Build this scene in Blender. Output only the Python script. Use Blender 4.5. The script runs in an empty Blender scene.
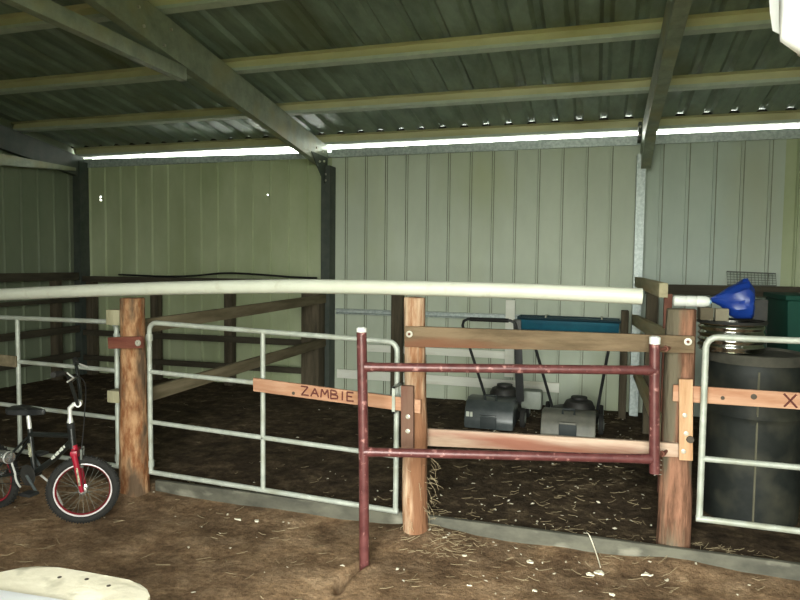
import bpy, bmesh, math, random
from mathutils import Vector, Matrix, noise
sc = bpy.context.scene
COL = sc.collection
rnd = random.Random(7)
R = math.radians
PI = math.pi

# ------------------------------------------------------------------ camera
cam_d = bpy.data.cameras.new('camera')
cam = bpy.data.objects.new('camera', cam_d)
COL.objects.link(cam)
cam_d.sensor_fit = 'HORIZONTAL'
cam_d.sensor_width = 36.0
cam_d.lens = 640.87 / 800 * 36.0
cam_d.clip_start = 0.05
fwd = Vector((-0.2937, 0.9541, -0.0565)).normalized()
right = Vector((0.9553, 0.2953, 0.0110)).normalized()
up = right.cross(fwd).normalized()
right = fwd.cross(up).normalized()
M = Matrix((right, up, -fwd)).transposed().to_4x4()
M.translation = Vector((0, 0, 1.6))
cam.matrix_world = M
sc.camera = cam

# ------------------------------------------------------------------ world, light, exposure
w = bpy.data.worlds.new('world')
sc.world = w
w.use_nodes = True
bg = w.node_tree.nodes['Background']
bg.inputs[0].default_value = (0.97, 1.0, 0.91, 1)
bg.inputs[1].default_value = 6.6
pl = bpy.data.lights.new('front_opening_portal', 'AREA')
pl.shape = 'RECTANGLE'; pl.size = 2.6; pl.size_y = 3.0
pl.cycles.is_portal = True
po = bpy.data.objects.new('front_opening_portal', pl)
po.location = (-.15, -0.75, 1.45); po.rotation_euler = (R(90), 0, 0)
COL.objects.link(po)
sc.view_settings.view_transform = 'Standard'
sc.view_settings.look = 'None'
sc.view_settings.exposure = 2.0
sc.cycles.diffuse_bounces = 2
sc.view_settings.gamma = 1.0
sc.view_settings.use_curve_mapping = False

# ------------------------------------------------------------------ materials
MATS = {}
def mat(name, c1, c2=None, rough=0.7, metal=0.0, scale=8.0, stretch=(1, 1, 1), bump=0.0, bscale=None,
        lo=0.35, hi=0.65, c3=None, s3=2.0, lo3=0.5, hi3=0.7, detail=5.0, spec=0.5):
    if name in MATS: return MATS[name]
    m = bpy.data.materials.new(name); m.use_nodes = True
    nt = m.node_tree; N = nt.nodes; L = nt.links
    b = N['Principled BSDF']
    b.inputs['Roughness'].default_value = rough
    b.inputs['Metallic'].default_value = metal
    b.inputs['Specular IOR Level'].default_value = spec
    b.inputs['Base Color'].default_value = (*c1, 1)
    tc = N.new('ShaderNodeTexCoord')
    mp = N.new('ShaderNodeMapping'); mp.inputs['Scale'].default_value = stretch
    L.new(tc.outputs['Object'], mp.inputs['Vector'])
    if c2 is not None:
        nz = N.new('ShaderNodeTexNoise'); nz.inputs['Scale'].default_value = scale
        nz.inputs['Detail'].default_value = detail; nz.inputs['Roughness'].default_value = 0.65
        L.new(mp.outputs[0], nz.inputs['Vector'])
        cr = N.new('ShaderNodeValToRGB')
        cr.color_ramp.elements[0].position = lo; cr.color_ramp.elements[0].color = (*c1, 1)
        cr.color_ramp.elements[1].position = hi; cr.color_ramp.elements[1].color = (*c2, 1)
        L.new(nz.outputs['Fac'], cr.inputs[0])
        out = cr.outputs[0]
        if c3 is not None:
            n3 = N.new('ShaderNodeTexNoise'); n3.inputs['Scale'].default_value = s3; n3.inputs['Detail'].default_value = 4
            L.new(mp.outputs[0], n3.inputs['Vector'])
            r3 = N.new('ShaderNodeValToRGB')
            r3.color_ramp.elements[0].position = lo3; r3.color_ramp.elements[1].position = hi3
            L.new(n3.outputs['Fac'], r3.inputs[0])
            mx = N.new('ShaderNodeMix'); mx.data_type = 'RGBA'
            L.new(r3.outputs[0], mx.inputs['Factor'])
            L.new(out, mx.inputs['A']); mx.inputs['B'].default_value = (*c3, 1)
            out = mx.outputs['Result']
        L.new(out, b.inputs['Base Color'])
    if bump:
        nb = N.new('ShaderNodeTexNoise'); nb.inputs['Scale'].default_value = bscale or scale
        nb.inputs['Detail'].default_value = 6
        L.new(mp.outputs[0], nb.inputs['Vector'])
        bp = N.new('ShaderNodeBump'); bp.inputs['Strength'].default_value = bump; bp.inputs['Distance'].default_value = 0.02
        L.new(nb.outputs['Fac'], bp.inputs['Height']); L.new(bp.outputs[0], b.inputs['Normal'])
    MATS[name] = m
    return m

def wood(name, c1, c2, axis, c3=None, scale=17, rough=0.85, lo3=0.50, hi3=0.62, s3=6):
    st = [1, 1, 1]; st['xyz'.index(axis)] = 0.12
    return mat(name, c1, c2, rough, 0, scale, tuple(st), 0.35, 30, 0.36, 0.62, c3, s3, lo3, hi3, 9, 0.2)

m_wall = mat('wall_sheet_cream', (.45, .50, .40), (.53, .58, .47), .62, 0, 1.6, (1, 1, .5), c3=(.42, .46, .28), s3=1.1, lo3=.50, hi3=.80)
m_wallL = mat('wall_sheet_shaded', (.17, .20, .13), (.22, .255, .17), .65, 0, 1.6, (1, 1, .4))  # cream sheet with the shade of the left side put into its colour
m_roof = mat('roof_zinc_sheet', (.17, .22, .185), (.29, .36, .31), .45, .3, 5, (1, .35, 1), c3=(.14, .155, .09), s3=2, lo3=.5, hi3=.75)
m_purlin = mat('galvanised_purlin', (.52, .51, .30), (.64, .62, .40), .5, .1, 6, (.4, 1, 1), c3=(.36, .33, .16), s3=3, lo3=.5, hi3=.72)
m_rafter = mat('galvanised_rafter', (.20, .235, .18), (.31, .345, .26), .5, .2, 9, (1, 1, 1), c3=(.30, .28, .15), s3=3, lo3=.5, hi3=.75)
m_col = mat('dark_column_steel', (.05, .065, .055), (.08, .09, .075), .6, .2, 8)
m_colgal = mat('spangled_zinc', (.32, .37, .36), (.48, .53, .51), .45, .3, 30, lo=.4, hi=.6)
m_gal = mat('galvanised_tube', (.32, .345, .30), (.45, .475, .42), .5, .15, 18, c3=(.24, .245, .18), s3=9, lo3=.5, hi3=.75)
m_red = mat('red_painted_pipe', (.078, .021, .021), (.14, .046, .044), .36, .1, 16, c3=(.40, .20, .18), s3=30, lo3=.6, hi3=.72)
m_cap = mat('white_cap', (.72, .74, .70), rough=.5)
m_pvc = mat('cream_pvc', (.56, .575, .48), (.62, .635, .54), .45, 0, 4, (1, 1, 1), c3=(.50, .50, .40), s3=14, lo3=.62, hi3=.78)
m_bark = mat('orange_bark_timber', (.19, .075, .03), (.40, .235, .125), .9, 0, 20, (1, 1, .3), 1.0, 26, c3=(.10, .065, .04), s3=9, lo3=.48, hi3=.60, lo=.40, hi=.60, spec=.2)
m_postR = mat('weathered_post_timber', (.11, .055, .033), (.27, .135, .085), .9, 0, 22, (1, 1, .15), 1.0, 26, c3=(.13, .11, .075), s3=8, lo3=.47, hi3=.58, lo=.40, hi=.60, spec=.2)
m_postM = mat('stripped_post_timber', (.27, .13, .065), (.52, .37, .25), .9, 0, 20, (1, 1, .15), 1.0, 26, c3=(.20, .095, .05), s3=7, lo3=.50, hi3=.60, lo=.40, hi=.60, spec=.2)
m_board = wood('weathered_fence_board', (.10, .070, .040), (.19, .135, .082), 'x', (.16, .075, .042))
m_boardlt = wood('pale_fence_board', (.33, .22, .155), (.48, .36, .275), 'x', (.30, .13, .09))
m_name = wood('orange_pine_board', (.34, .165, .095), (.46, .27, .175), 'x', (.34, .17, .09), lo3=.6, hi3=.72)
m_plank = wood('pale_latch_plank', (.38, .21, .11), (.52, .34, .20), 'z', (.36, .15, .08))
m_plankd = wood('dark_red_latch_plank', (.10, .038, .028), (.19, .08, .055), 'z', (.15, .085, .06))
m_hingew = wood('dark_red_hinge_plank', (.12, .035, .025), (.19, .07, .045), 'x')
m_oldx = wood('old_grey_rail_along', (.11, .09, .052), (.19, .155, .098), 'y')
m_oldgreen = wood('mossy_rail', (.36, .32, .20), (.48, .42, .27), 'y', (.44, .33, .19))
m_dark = wood('dark_old_rail', (.045, .040, .028), (.075, .065, .045), 'x')
m_darkz = wood('dark_old_post', (.05, .042, .028), (.11, .09, .06), 'z')
m_darky = wood('dark_side_rail', (.045, .040, .028), (.075, .065, .045), 'y')
m_block = wood('grey_block_wood', (.25, .23, .14), (.36, .33, .22), 'z')
m_white = mat('whitewashed_board', (.80, .80, .70), (.88, .88, .79), .7, 0, 10, (.2, 1, 1), c3=(.68, .66, .54), s3=8, lo3=.55, hi3=.72)
m_carve = mat('burnt_lettering', (.10, .025, .018), rough=.9)
m_steel = mat('zinc_bolt', (.46, .44, .37), rough=.4, metal=.3)
m_rusty = mat('rusty_steel', (.13, .045, .03), (.20, .08, .05), .8, .2, 20)
m_kerb = mat('kerb_steel', (.055, .053, .040), (.12, .115, .085), .8, 0, 7, (.5, 1, 1), c3=(.21, .20, .155), s3=9, lo3=.58, hi3=.72)
m_black = mat('black_plastic', (.012, .013, .014), (.022, .023, .023), .45, 0, 10)
m_rubber = mat('tyre_rubber', (.008, .008, .007), (.016, .015, .013), .85, 0, 20)
m_bikered = mat('bike_red', (.30, .010, .028), rough=.35)
m_rimred = mat('rim_red', (.16, .008, .014), rough=.4, metal=.2)
m_rim = mat('alloy_rim_wall', (.75, .70, .70), rough=.4, metal=.25)
m_chrome = mat('chrome', (.72, .73, .72), rough=.22, metal=.9)
m_alloy = mat('bright_alloy', (.70, .70, .66), rough=.35, metal=.4)
m_bikeblk = mat('bike_black_frame', (.012, .014, .013), rough=.3)
m_sticker = mat('yellow_white_sticker', (.55, .55, .35), (.20, .20, .16), .5, 0, 60, lo=.45, hi=.55)
m_stickerw = mat('white_sticker', (.62, .64, .56), rough=.5)
m_catch = mat('grey_catcher_plastic', (.05, .06, .062), (.085, .095, .095), .35, 0, 8)
m_catch2 = mat('dusty_catcher_plastic', (.13, .13, .11), (.20, .19, .155), .5, 0, 8)
m_catchd = mat('dark_vent_plastic', (.018, .025, .026), rough=.6)
m_fuel = mat('grey_green_tank', (.18, .20, .17), (.23, .25, .21), .5, 0, 8)
m_engine = mat('engine_black', (.014, .014, .013), (.03, .028, .024), .6, .1, 14)
m_blue = mat('blue_trough_plastic', (.015, .10, .16), (.02, .15, .22), .35, 0, 4)
m_bluedk = mat('blue_trough_rim', (.008, .035, .05), rough=.4)
m_bucket = mat('blue_bucket_plastic', (.006, .028, .20), (.010, .045, .27), .4, 0, 5)
m_bucketin = mat('pale_blue_inside', (.25, .42, .55), rough=.5)
m_whitepl = mat('white_plastic', (.78, .80, .74), rough=.5)
m_card = mat('brown_cardboard', (.09, .075, .045), (.12, .10, .065), .9, 0, 9)
m_drum = mat('black_drum_plastic', (.008, .010, .009), (.020, .023, .020), .6, 0, 4, (1, 1, 1), c3=(.045, .044, .032), s3=5, lo3=.48, hi3=.72, spec=.25)
m_drumseam = mat('dusty_seam', (.11, .105, .07), rough=.9)
m_stainless = mat('stainless_steel', (.50, .50, .46), rough=.17, metal=1.0)
m_green = mat('green_bin_plastic', (.002, .036, .024), (.004, .05, .033), .7, 0, 3, spec=.2)
m_wire = mat('grey_wire', (.13, .14, .12), rough=.6, metal=.3)
m_hose = mat('black_hose', (.010, .010, .010), rough=.5)
m_bench = mat('worn_cream_board', (.74, .68, .52), (.86, .80, .64), .7, 0, 7, (1, 1, 1), .15, 30, c3=(.50, .46, .34), s3=9, lo3=.55, hi3=.75)
m_hole = mat('dark_bolt_hole', (.07, .055, .04), rough=.9)
m_sheetw = mat('white_sacking', (.85, .86, .88), rough=.8)
m_straw = mat('straw', (.24, .18, .10), (.42, .34, .21), .85, 0, 3)
m_chip = mat('pale_husk', (.66, .60, .45), (.74, .69, .56), .85, 0, 30)

def dirt_material():
    m = bpy.data.materials.new('packed_dirt'); m.use_nodes = True
    nt = m.node_tree; N = nt.nodes; L = nt.links
    b = N['Principled BSDF']; b.inputs['Roughness'].default_value = .95; b.inputs['Specular IOR Level'].default_value = .15
    tc = N.new('ShaderNodeTexCoord')
    def nz(s, d, r=.6):
        n = N.new('ShaderNodeTexNoise'); n.inputs['Scale'].default_value = s; n.inputs['Detail'].default_value = d
        n.inputs['Roughness'].default_value = r; L.new(tc.outputs['Object'], n.inputs['Vector']); return n
    def ramp(src, *st):
        r = N.new('ShaderNodeValToRGB'); e = r.color_ramp.elements
        while len(e) < len(st): e.new(.5)
        for q, (p, c) in zip(e, st): q.position = p; q.color = (*c, 1)
        L.new(src, r.inputs[0]); return r.outputs[0]
    def mix(f, a, b2, mode='MIX'):
        x = N.new('ShaderNodeMix'); x.data_type = 'RGBA'; x.blend_type = mode
        if isinstance(f, float): x.inputs['Factor'].default_value = f
        else: L.new(f, x.inputs['Factor'])
        L.new(a, x.inputs['A'])
        if isinstance(b2, tuple): x.inputs['B'].default_value = (*b2, 1)
        else: L.new(b2, x.inputs['B'])
        return x.outputs['Result']
    yard = ramp(nz(5, 8, .7).outputs['Fac'], (.30, (.13, .080, .046)), (.5, (.28, .19, .115)), (.70, (.46, .335, .22)))
    fine = ramp(nz(38, 6, .8).outputs['Fac'], (.30, (.55, .52, .48)), (.52, (1, 1, 1)), (.72, (1.45, 1.4, 1.3)))
    yard = mix(1.0, yard, fine, 'MULTIPLY')
    patch = ramp(nz(1.3, 4).outputs['Fac'], (.42, (.55, .52, .50)), (.62, (1.1, 1.05, 1.0)))
    yard = mix(1.0, yard, patch, 'MULTIPLY')
    pen = ramp(nz(7, 9, .75).outputs['Fac'], (.35, (.024, .016, .010)), (.52, (.070, .048, .029)), (.72, (.20, .145, .09)))
    sep = N.new('ShaderNodeSeparateXYZ'); L.new(tc.outputs['Object'], sep.inputs[0])
    # trampled manure litter lies behind the kerb line, packed earth in front of it
    mr = N.new('ShaderNodeMapRange'); mr.inputs['From Min'].default_value = 3.55; mr.inputs['From Max'].default_value = 3.66
    ad = N.new('ShaderNodeMath'); ad.operation = 'ADD'
    sub = N.new('ShaderNodeMath'); sub.operation = 'MULTIPLY_ADD'; sub.inputs[1].default_value = .3; sub.inputs[2].default_value = -.15
    L.new(nz(3, 4).outputs['Fac'], sub.inputs[0])
    L.new(sep.outputs['Y'], ad.inputs[0]); L.new(sub.outputs[0], ad.inputs[1]); L.new(ad.outputs[0], mr.inputs['Value'])
    col = mix(mr.outputs[0], yard, pen)
    L.new(col, b.inputs['Base Color'])
    bn = N.new('ShaderNodeBump'); bn.inputs['Strength'].default_value = .9; bn.inputs['Distance'].default_value = .03
    L.new(nz(14, 10, .7).outputs['Fac'], bn.inputs['Height']); L.new(bn.outputs[0], b.inputs['Normal'])
    return m
m_dirt = dirt_material()
m_yard = mat('outside_grass', (.07, .09, .035), (.11, .12, .055), .95, 0, 2)

# ------------------------------------------------------------------ geometry helpers
class MB:
    def __init__(s, o=(0, 0, 0)):
        s.bm = bmesh.new(); s.o = Vector(o)
    def v(s, p): return s.bm.verts.new(Vector(p) - s.o)
    def face(s, vs):
        try: return s.bm.faces.new(vs)
        except ValueError: return None
    def box(s, lo, hi, bev=0.0):
        c = [(x, y, z) for z in (lo[2], hi[2]) for y in (lo[1], hi[1]) for x in (lo[0], hi[0])]
        return s.hexa(c, bev)
    def hexa(s, c, bev=0.0):      # 8 corners: bottom (x0y0, x1y0, x0y1, x1y1), top likewise
        V = [s.v(p) for p in c]
        fs = [(0, 2, 3, 1), (4, 5, 7, 6), (0, 1, 5, 4), (2, 6, 7, 3), (0, 4, 6, 2), (1, 3, 7, 5)]
        F = [s.face([V[i] for i in f]) for f in fs]
        if bev:
            E = list({e for f in F for e in f.edges})
            bmesh.ops.bevel(s.bm, geom=E, offset=bev, segments=2, affect='EDGES', profile=.6)
        return s
    def beam(s, p0, p1, wd, ht, upv=(0, 0, 1), bev=0.0):   # bar centred on p0-p1
        p0, p1 = Vector(p0), Vector(p1); d = (p1 - p0).normalized(); u = Vector(upv)
        sd = d.cross(u).normalized(); u = sd.cross(d).normalized()
        a, b = sd * wd / 2, u * ht / 2
        return s.hexa([p0 - a - b, p0 + a - b, p1 - a - b, p1 + a - b, p0 - a + b, p0 + a + b, p1 - a + b, p1 + a + b], bev)
    def tube(s, pts, r, n=10, caps=True, closed=False):
        pts = [Vector(p) for p in pts]; k = len(pts)
        rs = r if isinstance(r, (list, tuple)) else [r] * k
        rings = []; ref = None
        for i, p in enumerate(pts):
            if closed: t = pts[(i + 1) % k] - pts[i - 1]
            else: t = pts[min(i + 1, k - 1)] - pts[max(i - 1, 0)]
            t.normalize()
            if ref is None:
                ref = Vector((0, 0, 1)) if abs(t.z) < .9 else Vector((1, 0, 0))
            a = (ref - t * ref.dot(t)).normalized(); ref = a; b = t.cross(a)
            rings.append([s.v(p + (a * math.cos(2 * PI * j / n) + b * math.sin(2 * PI * j / n)) * rs[i]) for j in range(n)])
        m = k if closed else k - 1
        for i in range(m):
            A, B = rings[i], rings[(i + 1) % k]
            for j in range(n): s.face([A[j], A[(j + 1) % n], B[(j + 1) % n], B[j]])
        if caps and not closed:
            s.face(rings[0][::-1]); s.face(rings[-1])
        return s
    def lathe(s, prof, c, axis=(0, 0, 1), n=24, caps=True):   # prof = [(r, h)]
        c = Vector(c); ax = Vector(axis).normalized()
        a = ax.orthogonal().normalized(); b = ax.cross(a)
        rings = []
        for r, h in prof:
            r = max(r, 1e-4)
            rings.append([s.v(c + ax * h + (a * math.cos(2 * PI * j / n) + b * math.sin(2 * PI * j / n)) * r) for j in range(n)])
        for A, B in zip(rings, rings[1:]):
            for j in range(n): s.face([A[j], A[(j + 1) % n], B[(j + 1) % n], B[j]])
        if caps: s.face(rings[0][::-1]); s.face(rings[-1])
        return s
    def prism(s, pts, ext, bev=0.0):         # planar outline pushed along ext
        ext = Vector(ext)
        A = [s.v(p) for p in pts]; B = [s.v(Vector(p) + ext) for p in pts]; n = len(A)
        F = [s.face(A[::-1]), s.face(B)]
        for i in range(n): F.append(s.face([A[i], A[(i + 1) % n], B[(i + 1) % n], B[i]]))
        if bev:
            E = list({e for f in F if f for e in f.edges})
            bmesh.ops.bevel(s.bm, geom=E, offset=bev, segments=2, affect='EDGES', profile=.6)
        return s
    def build(s, name, m, parent=None, smooth=40, jitter=0.0):
        bm = s.bm
        if jitter:
            for v in bm.verts:
                q = (v.co + s.o) * 9
                v.co += Vector((noise.noise(q), noise.noise(q + Vector((9, 3, 1))), noise.noise(q + Vector((2, 8, 5))))) * jitter
        bmesh.ops.recalc_face_normals(bm, faces=bm.faces[:])
        me = bpy.data.meshes.new(name); bm.to_mesh(me); bm.free()
        me.materials.append(m)
        if smooth:
            me.polygons.foreach_set('use_smooth', [True] * len(me.polygons))
            me.set_sharp_from_angle(angle=R(smooth))
        o = bpy.data.objects.new(name, me); COL.objects.link(o)
        if parent is None: o.location = s.o
        else: o.parent = parent
        return o

def tag(o, label=None, cat=None, group=None, kind=None):
    if label: o['label'] = label
    if cat: o['category'] = cat
    if group: o['group'] = group
    if kind: o['kind'] = kind
    return o
def thing(name, label, cat, loc=(0, 0, 0), group=None):
    o = bpy.data.objects.new(name, None); COL.objects.link(o); o.location = loc
    o.empty_display_size = .1
    return tag(o, label, cat, group)
def struct(o): o['kind'] = 'structure'; return o
def arc(c, r, a0, a1, n, ux, uz):
    c, ux, uz = Vector(c), Vector(ux), Vector(uz)
    return [c + ux * (r * math.cos(a0 + (a1 - a0) * i / n)) + uz * (r * math.sin(a0 + (a1 - a0) * i / n)) for i in range(n + 1)]

# ------------------------------------------------------------------ floor
WY = 7.06          # inner face of the back wall
SL = 0.145         # roof slope
def zs(y): return 3.065 + SL * (WY - y)     # underside of the roof sheet pans
def ground(x, y):
    n = noise.noise(Vector((x * 1.1, y * 1.1, 0))) * .022 + noise.noise(Vector((x * 3.7, y * 3.7, 5))) * .012 \
        + noise.noise(Vector((x * 11, y * 11, 2))) * .006
    if y > 3.63:
        return .075 + n * .6
    h = n * .8
    if y > 3.25:
        h += .03 * ((y - 3.25) / .38) ** 2
        if x < -2.9: h += .045 * ((y - 3.25) / .38)
    h += .055 * math.exp(-(((x + .93) / .22) ** 2 + ((y - 3.5) / .16) ** 2))       # earth heaped round the middle post
    h += .035 * math.exp(-(((x + 2.9) / .25) ** 2 + ((y - 3.5) / .15) ** 2))
    h += .030 * math.exp(-(((x - .45) / .30) ** 2 + ((y - 3.58) / .08) ** 2))
    # groove the red post drags in the dirt
    if 2.78 < y < 3.15:
        gx = -1.140 - .045 * math.sin((3.13 - y) * 8)
        h -= .085 * math.exp(-((x - gx) / .018) ** 2) * min(1, (3.15 - y) / .03) * min(1, (y - 2.78) / .1)
        h += .006 * math.exp(-((abs(x - gx) - .045) / .020) ** 2)
    return h
xs = sorted([-6.75 + i * .045 for i in range(240)] + [-1.22 + i * .0113 for i in range(17)])
ys = [-.7 + i * .08 for i in range(32)] + [1.86 + i * .04 for i in range(44)] + [2.84 + i * .0395 for i in range(9)] + [3.615, 3.645] + [3.69 + i * .07 for i in range(52)]
ys = sorted(ys)
f = MB()
rows = [[f.v((x, y, ground(x, y))) for x in xs] for y in ys]
for A, B in zip(rows, rows[1:]):
    for i in range(len(xs) - 1): f.face([A[i], A[i + 1], B[i + 1], B[i]])
struct(f.build('floor', m_dirt, smooth=180))
f = MB(); f.box((-40, -40, -.32), (40, -.72, -.06)); struct(f.build('floor_yard', m_yard))

# ------------------------------------------------------------------ sheet walls and roof
def profile(x0, x1, pitch, ribs, phase=0.0):
    """polyline of (x, depth) for a ribbed sheet; ribs = list of (dx, depth) within one pitch"""
    pts = [(x0, 0.0)]; k = 0
    x = x0 + phase
    while x < x1 - pitch * .3:
        for dx, dp in ribs:
            if x0 < x + dx < x1: pts.append((x + dx, dp))
        x += pitch
    pts.append((x1, 0.0)); return pts
WR = [(-.008, 0), (-.006, -.022), (.004, -.022), (.006, 0), (.022, 0), (.024, -.006), (.028, -.006), (.030, 0)]
WRW = [(-.016, 0), (-.006, -.022), (.003, -.022), (.016, 0)]
def sheet_wall(name, m, a, b, z0, z1, normal, phase, holes=(), ribshade=False):
    """vertical ribbed sheet from a to b, ribs standing into the room, punched where a nail has gone"""
    a, b, nm = Vector(a), Vector(b), Vector(normal)
    Ln = (b - a).length; d = (b - a) / Ln
    pts = profile(0, Ln, .2457, WR if ribshade else WRW, phase)
    f = MB()
    def P(p, z, t=0): return a + d * p[0] - nm * (p[1] - t) + Vector((0, 0, z))
    for p, q in zip(pts, pts[1:]):
        hs = sorted([h for h in holes if p[0] < h[0] - .01 and q[0] > h[0] + .01], key=lambda h: h[1])
        if not hs:
            f.face([f.v(P(p, z0)), f.v(P(q, z0)), f.v(P(q, z1)), f.v(P(p, z1))]); continue
        zc = z0
        for hx, hz, hr in hs:
            l, r = (hx - hr, 0), (hx + hr, 0)
            f.face([f.v(P(p, zc)), f.v(P(q, zc)), f.v(P(q, hz - hr)), f.v(P(p, hz - hr))])
            f.face([f.v(P(p, hz - hr)), f.v(P(l, hz - hr)), f.v(P(l, hz + hr)), f.v(P(p, hz + hr))])
            f.face([f.v(P(r, hz - hr)), f.v(P(q, hz - hr)), f.v(P(q, hz + hr)), f.v(P(r, hz + hr))])
            zc = hz + hr
        f.face([f.v(P(p, zc)), f.v(P(q, zc)), f.v(P(q, z1)), f.v(P(p, z1))])
    bmesh.ops.remove_doubles(f.bm, verts=f.bm.verts[:], dist=1e-5)
    o = f.build(name, m, smooth=0)
    o.data.materials.append(m_ribshade)
    if ribshade:
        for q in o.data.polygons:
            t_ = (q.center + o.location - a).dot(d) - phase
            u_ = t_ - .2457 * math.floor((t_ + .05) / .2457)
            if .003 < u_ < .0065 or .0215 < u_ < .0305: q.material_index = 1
    sol = o.modifiers.new('thickness', 'SOLIDIFY'); sol.thickness = .002; sol.offset = 0
    return struct(o)
m_ribshade = mat('rib_shade_lines', (.19, .20, .145), (.27, .28, .21), .8, 0, 6)  # shadow lines beside the ribs, painted as a darker sheet colour
X0, X1 = -6.72, 3.9
m_wallolive = mat('wall_sheet_olive_shade', (.36, .41, .24), (.45, .50, .32), .65, 0, 1.6, (1, 1, .5), c3=(.29, .33, .18), s3=1.1, lo3=.48, hi3=.80)  # olive tint of the end bays, also darkened for the shade there
m_wallblue = mat('wall_sheet_grey', (.40, .465, .40), (.47, .535, .46), .62, 0, 1.6, (1, 1, .5), c3=(.40, .42, .30), s3=1.1, lo3=.50, hi3=.80)
def back_sheet(m, xa, xb, zt_=2.935, holes=()):
    ph = (.177 + (X0 - xa)) % .2457
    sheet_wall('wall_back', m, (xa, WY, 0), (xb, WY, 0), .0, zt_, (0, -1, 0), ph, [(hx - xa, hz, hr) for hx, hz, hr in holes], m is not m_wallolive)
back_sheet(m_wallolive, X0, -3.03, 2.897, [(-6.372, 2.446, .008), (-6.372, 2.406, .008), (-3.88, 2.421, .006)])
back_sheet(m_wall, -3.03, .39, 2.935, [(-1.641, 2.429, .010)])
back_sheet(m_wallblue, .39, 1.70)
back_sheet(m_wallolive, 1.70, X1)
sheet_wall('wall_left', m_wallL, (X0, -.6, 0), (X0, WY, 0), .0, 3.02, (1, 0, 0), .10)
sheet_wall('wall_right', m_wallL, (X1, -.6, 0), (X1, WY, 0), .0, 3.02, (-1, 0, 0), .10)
f = MB()     # gable infill above the side walls, up to the sloping roof
for X in (X0, X1):
    y0 = -.6
    f.prism([(X, y0, 2.98), (X, 7.3, 2.98), (X, 7.3, zs(7.3) + .04), (X, y0, zs(y0) + .04)], (.02 if X == X1 else -.02, 0, 0))
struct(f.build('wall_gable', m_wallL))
FX = -1.35
f = MB(); f.box((X0, -.64, 0), (FX, -.62, zs(-.63) - .005)); f.box((FX, -.64, 2.95), (X1, -.62, zs(-.63) - .005)); f.box((1.05, -.64, 0), (X1, -.62, 2.96)); struct(f.build('wall_front_unseen', m_wallL))  # unseen front wall added, its doorway narrowed to darken the left side
RR = [(-.052, 0), (-.022, .030), (.022, .030), (.052, 0)]
pts = profile(X0 - .1, X1 + .1, .24, RR, .113)
f = MB(); Y0, Y1 = -.65, 7.32
A = [f.v((x, Y0, zs(Y0) + dz)) for x, dz in pts]; B = [f.v((x, Y1, zs(Y1) + dz)) for x, dz in pts]
for i in range(len(pts) - 1): f.face([A[i], A[i + 1], B[i + 1], B[i]])
o = struct(f.build('ceiling', m_roof, smooth=0))
so = o.modifiers.new('thickness', 'SOLIDIFY'); so.thickness = .002; so.offset = 1

f = MB(); f.hexa([(X0, 6.93, zs(6.93) - .001), (X1, 6.93, zs(6.93) - .001), (X0, 6.96, zs(6.96) - .001), (X1, 6.96, zs(6.96) - .001),
        (X0, 6.93, zs(6.93) + .023), (X1, 6.93, zs(6.93) + .023), (X0, 6.96, zs(6.96) + .023), (X1, 6.96, zs(6.96) + .023)])
struct(f.build('rib_light_stop', m_rubber))  # added strip partly plugging the roof ribs to block eave light
# eave strip along the top of the back wall, packed up towards the left corner
f = MB()
f.hexa([(X0 + .02, WY - .035, 2.842), (-3.03, WY - .035, 2.842), (X0 + .02, WY - .012, 2.842), (-3.03, WY - .012, 2.842),
        (X0 + .02, WY - .035, 2.952), (-3.03, WY - .035, 2.898), (X0 + .02, WY - .012, 2.952), (-3.03, WY - .012, 2.898)])
f.box((-3.03, WY - .035, 2.842), (X1 - .02, WY - .012, 2.934))
f.box((X0 + .02, WY - .040, 2.836), (X1 - .02, WY - .012, 2.846))
struct(f.build('trim_1', m_colgal))

# ------------------------------------------------------------------ steel frame
m_purlinlip = mat('purlin_zinc_lip', (.46, .53, .47), (.56, .62, .55), .4, .15, 9)
def purlin(y, label, x0=X0 + .03, x1=X1 - .03):
    f = MB((-1.4, y, zs(y)))
    t = zs(y) - .002; h = .105 if y > 6.5 else .092
    u = Vector((0, 1, -SL)).normalized(); dn = Vector((0, -SL, -1)).normalized()
    p = Vector((0, y, t))
    prof = [(0, 0), (0, .68), (-.010, .70), (-.010, 1), (.06, 1), (.06, .88), (.055, .88), (.055, .965), (.004, .965), (.004, .03), (-.055, .03), (-.055, 0)]
    pts = [p + u * a + dn * (b * h) for a, b in prof]
    f.prism([(x0, q.y, q.z) for q in pts], (x1 - x0, 0, 0))
    o = f.build('purlin', m_purlin, smooth=0)
    o.data.materials.append(m_purlinlip)
    for q in o.data.polygons:
        c = q.center + o.location
        if (c - (p + dn * h * .66)).dot(dn) > 0 and abs(q.normal.x) < .5: q.material_index = 1
    return tag(o, label, 'roof beam')
purlin(6.98, 'yellowed roof purlin right above the bright slit over the back wall')
purlin(6.03, 'lower of the two long purlins that cross the right rafter under the roof')
purlin(5.04, 'upper of the two long purlins that cross the right rafter under the roof')
purlin(4.03, 'highest purlin in view, cut off by the top edge of the photo')
for y in (3.02, 2.0, 1.0, .0): tag(purlin(y, 'yellowed roof purlin above the top edge of the photo, nearer the viewer'), group='purlins above the view')

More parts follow.
